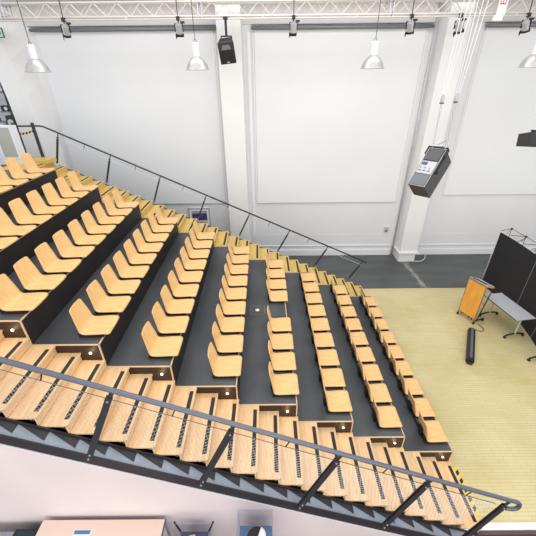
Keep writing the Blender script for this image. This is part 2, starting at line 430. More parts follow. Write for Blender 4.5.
# landing at the top
bm = new(); box(bm, -10.2, tx(-2)-1.61, 3.0, 10.3, .001, 4.5); tag(obj('top_landing', bm, M['lino']), 'grey landing platform behind the top seat row', 'platform')
bm = new(); box(bm, -6.62, -6.0, 9.36, 9.80, 4.502, 4.60); tag(obj('wooden_step_block', bm, M['treadyellow'], bevel=.006), 'low wooden step block at the head of the far stairs', 'step')
# white cladding wall below the near stairs
bm = new()
xa, xb = -10, 3.0
prism(bm, [(xa,-.3),(xb,-.3),(xb,max(-.25,nl(xb)-.25)),(xa,nl(xa)-.25)], 2.42, 2.50); struct('wall_under_stairs', bm, M['clad'])
# hazard stripe on the floor
e = empty('hazard_tape', 'yellow and black hazard tape on the wooden floor at the stair foot', 'tape', (3.53, 3.2, 0))
bm = new(); bk = new(); y = 2.8; i = 0
while y < 3.62:
    tgt = bm if i % 2 == 0 else bk
    prism(tgt, [(3.49,y),(3.49,y+.075),(3.56,y+.125),(3.56,y+.05)], .001, .004, 'z'); y += .075; i += 1
part('yellow_stripes', bm, M['yellow'], e); part('black_stripes', bk, M['black'], e)
# ------------------------------------------------------------------ handrails
COS, SIN = math.cos(math.atan(.4592)), math.sin(math.atan(.4592))
def handrail(name, label, Y, off, xs, x_start, x_end, flat, outy, base_off, rad, net, hook=True):
    r = empty(name, label, 'handrail', (0, Y, 0))
    def rz(x): return nl(x)+off
    pts = []
    if flat is not None: pts += [(flat, Y, rz(x_start)), ]
    pts += [(x_start, Y, rz(x_start))]
    pts += [(x_end, Y, rz(x_end))]
    if hook:
        e = V((x_end, Y, rz(x_end)))
        pts += [tuple(e+V((.20,0,-.08))), tuple(e+V((.20,0,-.26))), tuple(e+V((.02,0,-.22)))]
    bm = new(); tube(bm, arc(pts, 6, .09), rad, 12); part('rail_tube', bm, M['rail'] if net else M['steel'], r, smooth=True)
    L = (off-base_off)*COS
    for xt in xs:
        T = V((xt, Y, rz(xt))); dn = V((-SIN, 0, -COS))
        bm = new(); tube(bm, [T, T+dn*.07, T+dn*.16], rad*.62, 8)
        p = part('post', bm, M['steel'], r)
        bm = new()
        Bp = T+dn*L; Bp.y = outy; Tp = T+dn*.12
        wv = V((COS,0,-SIN))*(.036 if net else .02)
        for t in (-.018, .018):
            vs = [bm.verts.new(q) for q in (Tp-wv+V((0,t-.005,0)), Tp+wv+V((0,t-.005,0)), Bp+wv+V((0,t-.005,0)), Bp-wv+V((0,t-.005,0)), Tp-wv+V((0,t+.005,0)), Tp+wv+V((0,t+.005,0)), Bp+wv+V((0,t+.005,0)), Bp-wv+V((0,t+.005,0)))]
            for f in ((0,1,2,3),(4,7,6,5),(0,4,5,1),(1,5,6,2),(2,6,7,3),(3,7,4,0)): bm.faces.new([vs[i] for i in f])
        q = part('post_bar', bm, M['steel'], r); q.parent = p; q.location = (0,0,0)
        bm = new(); sd = -1 if outy < 5 else 1
        for c in (Tp+(Bp-Tp)*.04, Tp+(Bp-Tp)*.97, Tp+(Bp-Tp)*.90):
            cyl(bm, c+V((0,.03,0)), c+V((0,-.034,0)), .012, 8)
        q = part('bolts', bm, M['alu'], r); q.parent = p; q.location = (0,0,0)
    # little hooks and cable
    cab = .15
    bm = new(); x = xs[0]-.66 if flat is None else xs[0]+.6
    hooks = []
    for a, b in zip(xs, xs[1:]): hooks.append((a+b)/2)
    for x in hooks+([xs[0]-(xs[1]-xs[0])/2] if flat is None else []):
        T = V((x, Y, rz(x))); bm = new(); cyl(bm, T, T+V((-SIN,0,-COS))*cab, .008, 6); part('cable_hook', bm, M['black'], r)
    bm = new(); P0 = V((x_start, Y, rz(x_start)))+V((-SIN,0,-COS))*cab; P1 = V((x_end-.1, Y, rz(x_end-.1)))+V((-SIN,0,-COS))*cab
    tube(bm, [P0, P1], .005, 6); part('top_cable', bm, M['wiredark'] if net else M['wire'], r)
    if net:
        bm = new(); u = (P1-P0); Lh = u.length; u.normalize(); dn = V((-SIN,0,-COS)); hgt = (off-.05)*COS-cab
        def pt(s, t): 
            q = P0+u*s+dn*t; q.y = Y+(outy+.16-Y)*min(1, (t+cab)/L); return q
        def strand(s0, t0, s1, t1, w=.0019):
            a, b = pt(s0,t0), pt(s1,t1); d = (b-a).normalized(); o1 = d.cross(V((0,1,0))).normalized()*w; o2 = V((0,w,0))
            q = [a+o1, a+o2, a-o1, a-o2]; q2 = [b+o1, b+o2, b-o1, b-o2]
            A = [bm.verts.new(v) for v in q]; B = [bm.verts.new(v) for v in q2]
            for i in range(4): bm.faces.new((A[i], A[(i+1)%4], B[(i+1)%4], B[i]))
        stp = .06; run = hgt*.62; s = -run
        while s < Lh:
            a0 = max(0, s); a1 = min(Lh, s+run)
            if a1 > a0+.01:
                strand(a0, (a0-s)/.62, a1, (a1-s)/.62)
                strand(a0, hgt-(a0-s)/.62, a1, hgt-(a1-s)/.62)
            s += stp
        o = part('wire_net', bm, M['wire'], r); tag(o, kind='stuff')
    return r
handrail('handrail', 'thick grey steel handrail on bolted posts along the near stairs', 2.45, 1.14,
         [-4.25,-2.97,-1.69,-.40,.90,2.16,3.40], -6.2, 3.36, None, 2.372, -.21, .029, True)
handrail('handrail', 'thin dark steel handrail on slanted posts along the far stairs by the wall', 9.7, .93,
         [-5.68,-4.40,-3.10,-1.83,-.56,.68,1.93,3.12], -6.07, 3.25, -8.9, 9.86, -.08, .022, False, hook=False)
# landing posts + barrier tape
e = empty('landing_rail', 'short upright railing posts on the top landing before the left column', 'railing', (-6.4, 9.9, 4.5))
for xa in (-6.42, -6.95):
    bm = new(); box(bm, xa-.03, xa+.03, 9.85, 9.91, 4.5, 5.49); p = part('post', bm, M['steel'], e)
bm = new(); box(bm, -7.0, -6.4, 9.9, 9.93, 4.56, 4.59); part('bottom_bar', bm, M['alu'], e)
e = empty('barrier_tape', 'yellow and black barrier tape stretched across the top landing', 'tape', (-6.6, 9.9, 5.24))
bm = new(); bk = new(); N = 14
for i in range(N):
    xa = -7.08+i*(.68/N); xb = xa+.68/N; f = lambda x: 5.21+.09*(x+7.08)/.68-.04*math.sin(math.pi*(x+7.08)/.68)
    prism(bm if i % 2 else bk, [(xa, f(xa)-.03), (xb, f(xb)-.03), (xb+.02, f(xb)+.03), (xa+.02, f(xa)+.03)], 9.885, 9.89)
part('yellow_stripes', bm, M['yellow'], e); part('black_stripes', bk, M['black'], e)
# white cabinet with grey pane at the landing
e = empty('glazed_cabinet', 'white framed cabinet with a grey glass pane behind the top seats', 'cabinet', (-7.6, 9.5, 4.5))
bm = new(); box(bm, -8.6, -6.50, 9.3, 9.34, 4.502, 5.50); part('cabinet_body', bm, M['cabwhite'], e, bevel=.01)
for xa, xb in ((-7.06,-6.68),(-7.8,-7.2)):
    bm = new(); box(bm, xa, xb, 9.288, 9.299, 4.70, 5.44); part('pane', bm, M['greyglass'], e)
    bm = new(); box(bm, xa-.02, xa, 9.28, 9.299, 4.68, 5.46); box(bm, xb, xb+.02, 9.28, 9.299, 4.68, 5.46); box(bm, xa, xb, 9.28, 9.299, 4.68, 4.70); box(bm, xa, xb, 9.28, 9.299, 5.44, 5.46); part('pane_frame', bm, M['skirt'], e)
# equipment rack in the bay left of the column
e = empty('equipment_rack', 'tall dark rack of stage equipment in the gap left of the curved column', 'rack', (-9.2, 12.4, 0))
bm = new()
for x in (-8.35, -9.3, -10.2):
    for y in (12.0, 12.5): box(bm, x-.025, x+.025, y-.025, y+.025, 0.001, 7.0)
part('upright', bm, M['steel'], e)
for z in (3.6, 4.4, 5.05, 5.6, 6.15, 6.7):
    bm = new(); box(bm, -10.2, -8.32, 11.98, 12.55, z-.02, z+.01); part('shelf', bm, M['flange'], e)
rk = random.Random(3)
for z in (3.6, 4.4, 5.05, 5.6, 6.15):
    x = -8.40
    while x > -10.0:
        w = rk.uniform(.14,.32); h = rk.uniform(.15,.42); y = rk.uniform(12.05,12.15)
        m = rk.choice([M['black'], M['steel'], M['alu'], M['black'], M['flange'], M['pad']])
        e2 = empty('equipment_case', '', 'equipment', (x-w/2, y, z+.012), 'stage equipment on the dark rack')
        e2['label'] = 'dark or metal piece of stage equipment stored on the tall rack'
        bm = new(); box(bm, x-w, x, y, y+.3, z+.012, z+.012+h); part('case_body', bm, m, e2, bevel=.01)
        bm = new(); cyl(bm, (x-w/2, y-.03, z+.012+h*.5), (x-w/2, y, z+.012+h*.5), min(w,h)*.35, 14); part('lens', bm, M['alu'] if m is not M['alu'] else M['black'], e2)
        x -= w+.03
# ------------------------------------------------------------------ truss
e = empty('lighting_truss', 'white box lighting truss spanning the hall below the roof', 'truss', (0, 11.15, 7.97))
Y0, Y1, Z0, Z1 = 11.0, 11.3, 7.93, 8.24
bm = new()
for y in (Y0, Y1):
    for z in (Z0, Z1): cyl(bm, (-13, y, z), (14, y, z), .028, 10)
part('chord', bm, M['truss'], e, smooth=True)
bm = new(); x = -12.9; k = 0; stp = .31
while x < 13.8:
    a, b = (Z0, Z1) if k % 2 == 0 else (Z1, Z0)
    cyl(bm, (x, Y0, a), (x+stp, Y0, b), .011, 6); cyl(bm, (x, Y1, b), (x+stp, Y1, a), .011, 6)
    cyl(bm, (x, Y0 if k%2 else Y1, Z0), (x+stp, Y1 if k%2 else Y0, Z0), .009, 6)
    x += stp; k += 1
part('lattice', bm, M['truss'], e)
for x in (-6.95,-1.75,3.3,8.4):
    bm = new()
    for dx in (-.05, .05):
        for z in (Z0,Z1): box(bm, x+dx-.012, x+dx+.012, Y0-.04, Y1+.04, z-.04, z+.04)
        for y in (Y0,Y1): box(bm, x+dx-.012, x+dx+.012, y-.02, y+.02, Z0, Z1)
    part('coupler', bm, M['alu'], e)
bm = new(); cyl(bm, (-13, 10.9, 7.86), (14, 10.9, 7.86), .018, 8)
for x in (-11, -6.1, -3.7,-.1, 2.4, 4.2, 6.6, 9): cyl(bm, (x, 10.9, 7.86), (x, 11.0, Z0), .012, 6)
part('lower_pipe', bm, M['truss'], e, smooth=True)
bm = new(); tube(bm, [(-13, 11.2, 8.30), (-6,11.22,8.285),(0, 11.2, 8.30),(6,11.22,8.285), (14, 11.2, 8.30)], .02, 6); part('power_cable', bm, M['black'], e)
# grey roof beam edge above the truss
bm = new(); box(bm, -14, 15, 11.9, 12.3, 8.62, 9.0); struct('beam', bm, mat('roof_beam_grey', (150,148,152), .7))
# stage lamps under the truss
def stage_lamp(x, rz, tilt, label):
    r = empty('stage_lamp', label, 'stage light', (x, 10.9, 7.86), 'small stage lights clamped under the truss'); r.scale = (1.35,1.35,1.15)
    bm = new(); box(bm, -.03,.03,-.03,.03,-.03,.05); cyl(bm,(0,0,-.03),(0,0,-.09),.012,8); cyl(bm,(.0,0,.04),(0,.02,.42),.008,6); box(bm,.04,.12,-.02,.02,-.08,-.04); obj('clamp', bm, M['black'], r)
    bm = new(); box(bm,-.085,-.075,-.02,.02,-.24,-.08); box(bm,.075,.085,-.02,.02,-.24,-.08); box(bm,-.085,.085,-.02,.02,-.09,-.08); obj('yoke', bm, M['black'], r)
    R = Matrix.Translation((0,0,-.2)) @ Matrix.Rotation(rz,4,'Z') @ Matrix.Rotation(tilt,4,'X')
    bm = new(); cyl(bm,(0,0,.10),(0,0,-.08),.062,16); cyl(bm,(0,0,.13),(0,0,.10),.045,16); o = obj('lamp_body', bm, M['alu'], r, M=R)
    bm = new(); cyl(bm,(0,0,-.08),(0,0,-.12),.072,16); box(bm,-.08,-.07,-.07,.07,-.17,-.09); box(bm,-.07,.07,.07,.08,-.17,-.09); obj('barn_door', bm, M['black'], r, M=R)
for x, a, b, l in ((-5.35,.5,.5,'small silver stage light under the truss at the far left, above the upper seats'),(-2.33,.1,.4,'small silver stage light under the truss beside the second pendant lamp'),(.72,0,.35,'small silver stage light under the truss near the middle of the room'),(3.83,-.5,.5,'small silver stage light under the truss right of the third pendant lamp'),(5.12,-.8,.6,'small silver stage light under the truss just left of the speaker hoist lines'),(6.9,-.8,.6,'small silver stage light under the truss at the far right')):
    stage_lamp(x, a, b, l)
# pendant lamps
def pendant(x, z, label):
    r = empty('pendant_lamp', label, 'lamp', (x, 9, z), 'industrial dome pendant lamps')
    prof = [(.27,0),(.255,.02),(.235,.08),(.20,.15),(.15,.21),(.10,.25),(.07,.265)]
    inn = [(a-.006,b) for a, b in prof[::-1]]
    bm = new(); lathe(bm, prof+inn+[prof[0]], n=32); obj('dome', bm, M['lampalu'], r, smooth=True)
    bm = new(); lathe(bm, [(.262,.0),(.282,-.002),(.284,.008),(.262,.012),(.262,0)], n=32); obj('rim', bm, M['alu'], r, smooth=True)
    bm = new(); cyl(bm, (0,0,.26), (0,0,.50), .085, 20); cyl(bm, (0,0,.50),(0,0,.53),.09,20,.06); obj('housing', bm, M['cabwhite'], r)
    bm = new(); tube(bm, [(.03*math.cos(t), 0, .555+.03*math.sin(t)) for t in [i*math.pi/6 for i in range(13)]], .006, 6); obj('hook', bm, M['steel'], r)
    bm = new(); tube(bm, [(0,0,.58),(0,0,2.6)], .007, 6); obj('cable', bm, M['steel'], r)
    bm = new(); lathe(bm, [(.0,.08),(.05,.1),(.07,.15),(.04,.2),(0,.21)], n=16); obj('bulb', bm, M['disc'], r, smooth=True)
for x, z, l in ((-5.3,6.66,'grey dome pendant lamp at the far left before the curved column'),(-1.6,6.67,'grey dome pendant lamp left of the hanging black loudspeaker'),(2.44,6.66,'grey dome pendant lamp right of centre before the white blind'),(6.12,6.65,'grey dome pendant lamp cut by the right edge of the view')):
    pendant(x, z, l)
# small loudspeaker hanging at the first column
r = empty('loudspeaker', 'small black loudspeaker hanging before the left of the two wall columns', 'loudspeaker', (-1.08, 10.8, 7.1))
R = Matrix.Rotation(-.10,4,'Y') @ Matrix.Rotation(math.radians(22),4,'X')
bm = new(); prism(bm, [(-.22,-.02),(.22,-.02),(.17,.34),(-.17,.34)], -.28, .25, 'z'); obj('cabinet', bm, M['pad'], r, bevel=.02, M=R)
bm = new(); box(bm,-.19,.19,-.032,-.021,-.26,.05); obj('grille', bm, M['black'], r, M=R)
bm = new(); prism(bm, [(-.13,.08),(.13,.08),(.09,.19),(-.09,.19)], -.036, -.021); obj('horn', bm, M['track'], r, M=R)
bm = new(); box(bm,-.03,.03,-.04,-.031,-.24,-.215); obj('badge', bm, M['silver'], r, M=R)
bm = new(); box(bm,-.17,.17,0,.2,.26,.28); box(bm,-.15,-.13,.06,.14,.26,.38); box(bm,.13,.15,.06,.14,.26,.38); box(bm,-.15,.15,.07,.13,.36,.39); obj('hanging_bracket', bm, M['black'], r)
bm = new(); cyl(bm,(0,.1,.38),(0,.1,.78),.032,12); box(bm,-.06,.06,.04,.16,.74,.80); obj('drop_pole', bm, M['black'], r)
# big tilted loudspeaker
RM = Matrix(((.60500938,.5964426,.52746551,3.12377),(-.79556415,.42598799,.43082701,7.4),(.0322696,-.68028703,.73223509,4.41706),(0,0,0,1))) @ Matrix.Diagonal((.8665,.877,.8527,1))
W_, D_, L_ = .455, .530, 1.116
r = empty('loudspeaker', 'big tilted grey loudspeaker box hanging on hoist lines before the right column', 'loudspeaker', tuple(RM.to_translation()))
MR = Matrix.Translation(-RM.to_translation()) @ RM
bm = new(); box(bm,0,W_,0,D_,0,L_); obj('cabinet', bm, mat('dark_grey_box', (74,74,76), .6, noise=.15, scale=20), r, bevel=.008, M=MR)
bm = new(); box(bm,.03,W_-.03,-.01,-.001,.03,.34); obj('lower_panel', bm, mat('rear_panel_grey', (112,114,122), .45), r, M=MR)
bm = new(); box(bm,.03,W_-.03,-.012,-.001,.36,.72); obj('amplifier_plate', bm, M['silver'], r, M=MR)
bm = new(); box(bm,.05,.20,-.016,-.0121,.60,.69); obj('blue_label', bm, M['blueprint'], r, M=MR)
bm = new()
for i in range(3): box(bm,.05+i*.12,.13+i*.12,-.016,-.0121,.42,.46); box(bm,.06+i*.12,.1+i*.12,-.016,-.0121,.50,.54)
obj('connector', bm, M['track'], r, M=MR)
bm = new(); box(bm,.04,W_-.04,-.012,-.001,.76,1.08); obj('handle_recess', bm, mat('recess_grey', (86,86,90), .6), r, M=MR)
bm = new()
for a in ((0,.012,0,L_),(W_-.012,W_,0,L_),(0,W_,0,.012),(0,W_,L_-.012,L_)): box(bm,a[0],a[1],-.006,.0,a[2],a[3])
obj('edge_band', bm, M['silver'], r, M=MR)
bm = new(); box(bm,W_+.001,W_+.02,.08,.13,.45,1.1); cyl(bm,(W_,.105,.5),(W_+.06,.105,.5),.03,12); box(bm,-.02,-.001,.08,.13,.75,1.1); obj('side_bracket', bm, M['black'], r, M=MR)
bm = new(); box(bm,-.03,W_+.03,-.03,.02,L_+.005,L_+.035); box(bm,-.03,-.012,-.03,.1,.92,L_+.035); box(bm,W_+.012,W_+.03,-.03,.1,.92,L_+.035); obj('flying_frame', bm, M['black'], r, M=MR)
# hoist lines
TopL = RM @ V((.07,-.01,L_+.04)); TopR = RM @ V((W_-.05,-.01,L_+.04))
r = empty('hoist_rigging', 'white hoist lines with shackles and chains holding the big tilted loudspeaker', 'rigging', tuple(TopL))
def rel(p): return V(p)
for T, nm in ((TopL,0),(TopR,1)):
    A = T+V((-.02,.0,.88)) if nm == 0 else T+V((.0,.05,.90)); bm = new()
    # chain links
    nlk = 9
    for i in range(nlk):
        c = T.lerp(A, (i+.5)/nlk); L2 = .055
        pts = []
        for t in range(13):
            th = 2*math.pi*t/12; u = math.cos(th)*.018; w = math.sin(th)*L2
            pts.append(c+(V((u,0,w)) if i%2 else V((0,u,w))))
        tube(bm, pts, .006, 6)
    part('chain', bm, M['alu'], r, smooth=True)
    bm = new(); box(bm, A.x-.03, A.x+.03, A.y-.02, A.y+.02, A.z-.01, A.z+.14); cyl(bm,(A.x,A.y-.03,A.z+.05),(A.x,A.y+.03,A.z+.05),.035,14)
    part('pulley', bm, M['silver'], r)
    bm = new(); box(bm, A.x-.035, A.x+.035, A.y-.03, A.y+.03, A.z-.03, A.z-.008); part('clamp', bm, M['black'], r)
    bm = new()
    for dx in (-.035, .0, .035): tube(bm, [(A.x+dx,A.y,A.z+.1),(A.x+dx*(5 if nm == 0 else 5)+(.22 if nm == 0 else .16),A.y+.02,10)], .007, 6)
    part('rope', bm, M['paper'], r)
# angular bridle between the chains
bm = new(); tube(bm,[TopL+V((-.05,0,.02)),TopR+V((.05,0,.02))],.016,8)
for T in (TopL,TopR): cyl(bm,T+V((0,0,-.04)),T+V((0,0,.06)),.028,10)
tube(bm,[TopL+V((.1,0,.03)),TopR+V((0,0,.16))],.01,8); part('spreader_bar', bm, M['alu'], r)
# right hand loudspeaker, cut by the frame
r = empty('loudspeaker', 'black loudspeaker hanging at the right edge of the view', 'loudspeaker', (6.43, 8.2, 5.19))
bm = new(); box(bm,-.45,.55,-.2,.25,-.14,.14); obj('cabinet', bm, M['pad'], r, bevel=.01, M=Matrix.Rotation(.05,4,'Y')@Matrix.Rotation(-.25,4,'X'))
bm = new(); box(bm,-.28,.5,-.05,.15,.17,.2); box(bm,-.28,-.25,0,.1,.1,.2); box(bm,.25,.28,0,.1,.1,.2); obj('hanging_bracket', bm, M['black'], r)
bm = new(); box(bm,-.2,.5,-.02,.08,.29,.33); cyl(bm,(.1,.03,.2),(.1,.03,.29),.02,10); obj('support_beam', bm, M['alu'], r)
bm = new(); cyl(bm,(.42,.03,.33),(.42,.03,4.8),.012,8); obj('hanging_wire', bm, M['steel'], r)
# exit banner by the truss
e = empty('hoist_sign', 'white vertical sign with red letters hanging from the truss near the hoist lines', 'sign', (6.1, 10.7, 7.9))
bm = new(); box(bm, 5.93, 6.15, 10.70, 10.73, 7.86, 8.75); part('sign_board', bm, M['paper'], e)
def word(txt, size, matl, loc, rot, root, name):
    cu = bpy.data.curves.new(name, 'FONT'); cu.body = txt; cu.size = size; cu.extrude = .002; cu.align_x = 'CENTER'; cu.align_y = 'CENTER'
    tmp = bpy.data.objects.new(name, cu); COL.objects.link(tmp)
    bpy.context.view_layer.update()
    me = bpy.data.meshes.new_from_object(tmp.evaluated_get(bpy.context.evaluated_depsgraph_get())); bpy.data.objects.remove(tmp)
    o = bpy.data.objects.new(name, me); COL.objects.link(o); me.materials.clear(); me.materials.append(matl)
    me.transform(Matrix.Translation(-root.location) @ Matrix.Translation(loc) @ rot)
    o.parent = root; return o
word('EXIT', .22, M['red'], V((6.04,10.694,8.28)), Matrix.Rotation(math.pi/2,4,'X') @ Matrix.Rotation(math.pi/2,4,'Z'), e, 'lettering')
bm = new(); box(bm, 5.86, 6.08, 10.62, 10.72, 7.72, 7.84); part('switch_box', bm, M['disc'], e, bevel=.01)
# ------------------------------------------------------------------ stage things
# folding table
c0 = V((6.90, 7.78, 0)); ang = math.atan2(8.385-7.15, 6.805-6.99)-math.pi/2
r = empty('folding_table', 'grey topped folding table on black castors before the black display wall', 'table', tuple(c0))
r.rotation_euler = (0,0,ang)
bm = new(); prism(bm, arc([(-.3,-.6),(.3,-.6),(.3,.6),(-.3,.6),(-.3,-.6)],1,.02), .715, .74, 'z') if False else box(bm,-.30,.30,-.63,.63,.716,.74); obj('tabletop', bm, M['tabletop'], r, bevel=.006)
bm = new(); box(bm,-.303,-.299,-.63,.63,.714,.738); box(bm,.299,.303,-.63,.63,.714,.738); obj('edge_band', bm, M['black'], r)
for y in (-.5,.5):
    bm = new(); cyl(bm,(0,y,.09),(0,y,.70),.028,12); box(bm,-.22,.22,y-.02,y+.02,.69,.714); l = obj('leg', bm, M['alu'], r)
    bm = new(); tube(bm, [(-.29,y,.085),(-.16,y,.12),(0,y,.135),(.16,y,.12),(.29,y,.085)], .024, 8); obj('foot', bm, M['black'], l)
    for s in (-.29,.29):
        bm = new(); cyl(bm,(s-.0,y-.02,.036),(s,y+.02,.036),.035,14); box(bm,s-.012,s+.012,y-.012,y+.012,.04,.09); obj('castor', bm, M['black'], l)
bm = new(); cyl(bm,(0,-.5,.66),(0,.5,.66),.016,10); obj('crossbar', bm, M['alu'], r)
# lectern
A = V((5.925, 8.38, 0)); B = V((6.135, 7.87, 0)); mid = (A+B)/2; ang = math.atan2((B-A).y, (B-A).x); wd = (B-A).length
r = empty('lectern', 'orange wood fronted lectern with aluminium frame beside the folding table', 'lectern', tuple(mid)); r.rotation_euler = (0,0,ang)
hw = wd/2   # local x along the front, local +y away from the audience
bm = new(); box(bm,-hw+.01,hw-.01,-.012,.012,.17,1.30); obj('front_panel', bm, M['lectern'], r, bevel=.004)
bm = new()
for s in (-1,1): box(bm, s*hw-.009, s*hw+.009, -.018,.018,.10,1.34)
box(bm,-hw,hw,-.018,.018,.135,.165); box(bm,-hw,hw,-.018,.018,1.305,1.34)
obj('frame', bm, M['lframe'], r, bevel=.003)
for x in (-.14,.1,.2):
    bm = new(); box(bm,x-.02,x+.02,-.03,-.018,.125,.17); obj('panel_clip', bm, M['black'], r)
bm = new(); vs = [(-hw,.02,1.33),(hw,.02,1.33),(hw,.36,1.20),(-hw,.36,1.20)]
a_ = [bm.verts.new(v) for v in vs]; b_ = [bm.verts.new((v[0],v[1],v[2]-.02)) for v in vs]
bm.faces.new(a_); bm.faces.new(b_[::-1])
for i in range(4): bm.faces.new((a_[i],b_[i],b_[(i+1)%4],a_[(i+1)%4]))
obj('sloped_desk', bm, M['lectern'], r)
bm = new(); tube(bm, arc([(-hw,.02,1.35),(-hw,.38,1.215),(hw,.38,1.215),(hw,.02,1.35),(-hw,.02,1.35)],4,.04), .014, 8); obj('desk_rail', bm, M['alu'], r, smooth=True)
bm = new(); box(bm,-hw+.06,hw-.06,.03,.07,1.345,1.37); obj('paper_ledge', bm, M['black'], r)
bm = new(); box(bm,-hw+.04,hw-.04,.02,.30,.62,.64); obj('shelf', bm, M['lectern'], r)
for s in (-1,1):
    bm = new(); tube(bm, arc([(s*hw,.0,.12),(s*hw,.2,.1),(s*hw,.40,.075)],4,.1), .022, 8); cyl(bm,(s*hw,.1,.1),(s*hw,.33,1.2),.016,8); l = obj('side_leg', bm, M['black'], r, smooth=True)
    for y in (.0,.40):
        bm = new(); cyl(bm,(s*hw-.02,y,.036),(s*hw+.02,y,.036),.035,14); box(bm,s*hw-.012,s*hw+.012,y-.012,y+.012,.04,.11); obj('castor', bm, M['black'], l)
# column loudspeaker lying on the floor with its cable
A = V((5.88,7.50,.09)); B = V((5.20,6.30,.09)); d = (B-A); L = d.length
r = empty('column_loudspeaker', 'long black tube-shaped loudspeaker lying on the wooden floor before the lectern', 'loudspeaker', (A.x,A.y,0))
Q = Matrix.Rotation(math.atan2(d.y,d.x),4,'Z')
bm = new(); prism(bm, [(-.085,.012),(.085,.012),(.10,.06),(.085,.14),(.03,.175),(-.03,.175),(-.085,.14),(-.10,.06)], 0, L, 'x'); obj('housing', bm, M['black'], r, bevel=.006, M=Q)
bm = new(); box(bm,.03,L-.03,-.032,.032,.1755,.182); obj('front_grille', bm, mat('slate_grille', (92,96,104), .4), r, M=Q)
bm = new(); box(bm,L+.001,L+.07,-.05,.05,.012,.06); cyl(bm,(L+.04,-.07,.02),(L+.04,.07,.02),.018,8); obj('foot_bracket', bm, M['steel'], r, M=Q)
bm = new(); tube(bm, arc([(5.90,7.54,.05),(5.99,7.65,.012),(6.2,7.50,.012),(6.34,7.62,.012),(6.28,7.85,.012)],6,.12), .009, 6); tag(obj('speaker_cable', bm, M['black'], smooth=True), 'thin black cable looping from the lying loudspeaker to the lectern', 'cable')
# black curved display wall
plan = [(7.66,10.12),(7.71,9.5),(7.71,8.9),(7.67,8.38),(7.59,7.85),(7.47,7.25),(7.33,6.7),(7.15,6.1)]
r = empty('display_wall', 'tall black fabric pop-up display wall standing on the right of the stage', 'display wall', (7.4,8.2,0))
def wallpanel(p, name):
    bm = new(); rows = []
    for z, fl in ((.0,-.03),(.25,-.01),(.6,0),(1.2,0),(2.0,0)):
        rows.append([(bm.verts.new((x+fl, y, max(z,.004))), bm.verts.new((x+fl+.025, y, max(z,.004)))) for x, y in p])
    for a, b in zip(rows, rows[1:]):
        for i in range(len(p)-1):
            bm.faces.new((a[i][0],a[i+1][0],b[i+1][0],b[i][0])); bm.faces.new((a[i][1],b[i][1],b[i+1][1],a[i+1][1]))
        for i in (0, len(p)-1): bm.faces.new((a[i][0],b[i][0],b[i][1],a[i][1]))
    for rw in (rows[0], rows[-1]):
        for i in range(len(p)-1): bm.faces.new((rw[i][0],rw[i][1],rw[i+1][1],rw[i+1][0]))
    part(name, bm, M['fabric'], r)
wallpanel(plan[:4], 'fabric_panel'); wallpanel([(7.668,8.365)]+plan[4:6], 'fabric_panel'); wallpanel([(7.466,7.235)]+plan[6:], 'fabric_panel')
bm = new()
for x, y in ((7.668,8.372),(7.466,7.242)): tube(bm, [(x-.03,y,.02),(x-.01,y,.25),(x+.0,y,.6),(x+.0,y,2.0)], .009, 6)
part('seam_strip', bm, M['track'], r)
bm = new(); tube(bm, [(7.60,10.16,.01),(7.63,10.16,.3),(7.66,10.16,.7),(7.66,10.16,1.98)], .014, 8); part('end_profile', bm, M['alu'], r, smooth=True)
bm = new(); pr = None
for i, (x, y) in enumerate(plan):
    x2, y2 = x+.33, y
    for z in (.15, .75, 1.4, 2.06):
        cyl(bm, (x+.03,y-.25,z), (x2,y,z+.06), .009, 6); cyl(bm, (x+.03,y+.25 if i else y,z), (x2,y,z+.06), .009, 6)
        if pr: cyl(bm, (pr[0],pr[1],z+.06), (x2,y2,min(z+.66,2.12) if z < 2 else z+.06), .008, 6)
    cyl(bm, (x2,y2,.02), (x2,y2,2.12), .008, 6)
    pr = (x2,y2)
part('folding_frame', bm, M['steel'], r)
bm = new()
for x, y in plan: cyl(bm, (x+.31,y,2.12),(x+.35,y,2.12),.035,10)
part('frame_joint', bm, M['black'], r)
# half seen castor foot at the right edge
r = empty('table_foot', 'black castor foot of a table half outside the right edge of the view', 'castor', (6.78,6.36,0))
bm = new(); cyl(bm,(-.02,0,.037),(.02,0,.037),.036,14); obj('castor_wheel', bm, M['black'], r)
bm = new(); tube(bm,[(0,0,.09),(.2,.03,.13),(.5,.06,.14)],.024,8); box(bm,-.012,.012,-.012,.012,.05,.09); obj('foot_bar', bm, M['black'], r)
# ------------------------------------------------------------------ foyer furniture below the stairs (bottom of the view)
FZ = -.299
r = empty('sideboard', 'long tan topped sideboard against the pinkish wall at the bottom left', 'sideboard', (-2.4,2.1,FZ))
bm = new(); box(bm,-3.23,-1.53,1.62,2.34,FZ,1.02); part('carcass', bm, M['cabwhite'], r)
bm = new(); box(bm,-3.25,-1.51,1.60,2.36,1.02,1.05); part('worktop', bm, M['tan'], r, bevel=.003)
bm = new(); box(bm,-1.53,-1.505,1.6,2.36,1.0,1.049); part('edge_strip', bm, M['black'], r)
r = empty('leaflet', 'white leaflet with a blue header on the tan sideboard', 'leaflet', (-2.5,2.15,1.051))
bm = new(); box(bm,-2.74,-2.50,1.9,2.24,1.0505,1.053); part('sheet', bm, M['paper'], r)
bm = new(); box(bm,-2.73,-2.51,2.185,2.23,1.0532,1.0545); part('header', bm, M['blue'], r)
bm = new(); box(bm,-2.70,-2.56,2.10,2.15,1.0532,1.0545); part('red_line', bm, M['red'], r)
r = empty('dark_box', 'black framed open tray with dark teal inside left of the sideboard', 'tray', (-3.5,2.2,FZ))
bm = new(); box(bm,-3.64,-3.30,1.7,2.30,FZ,.93); part('box_body', bm, M['black'], r)
bm = new(); box(bm,-3.61,-3.33,1.72,2.27,.931,.94); part('inlay', bm, M['teal'], r)
bm = new(); box(bm,-3.29,-3.265,1.7,2.30,.85,.98); part('white_edge', bm, M['skirt'], r)
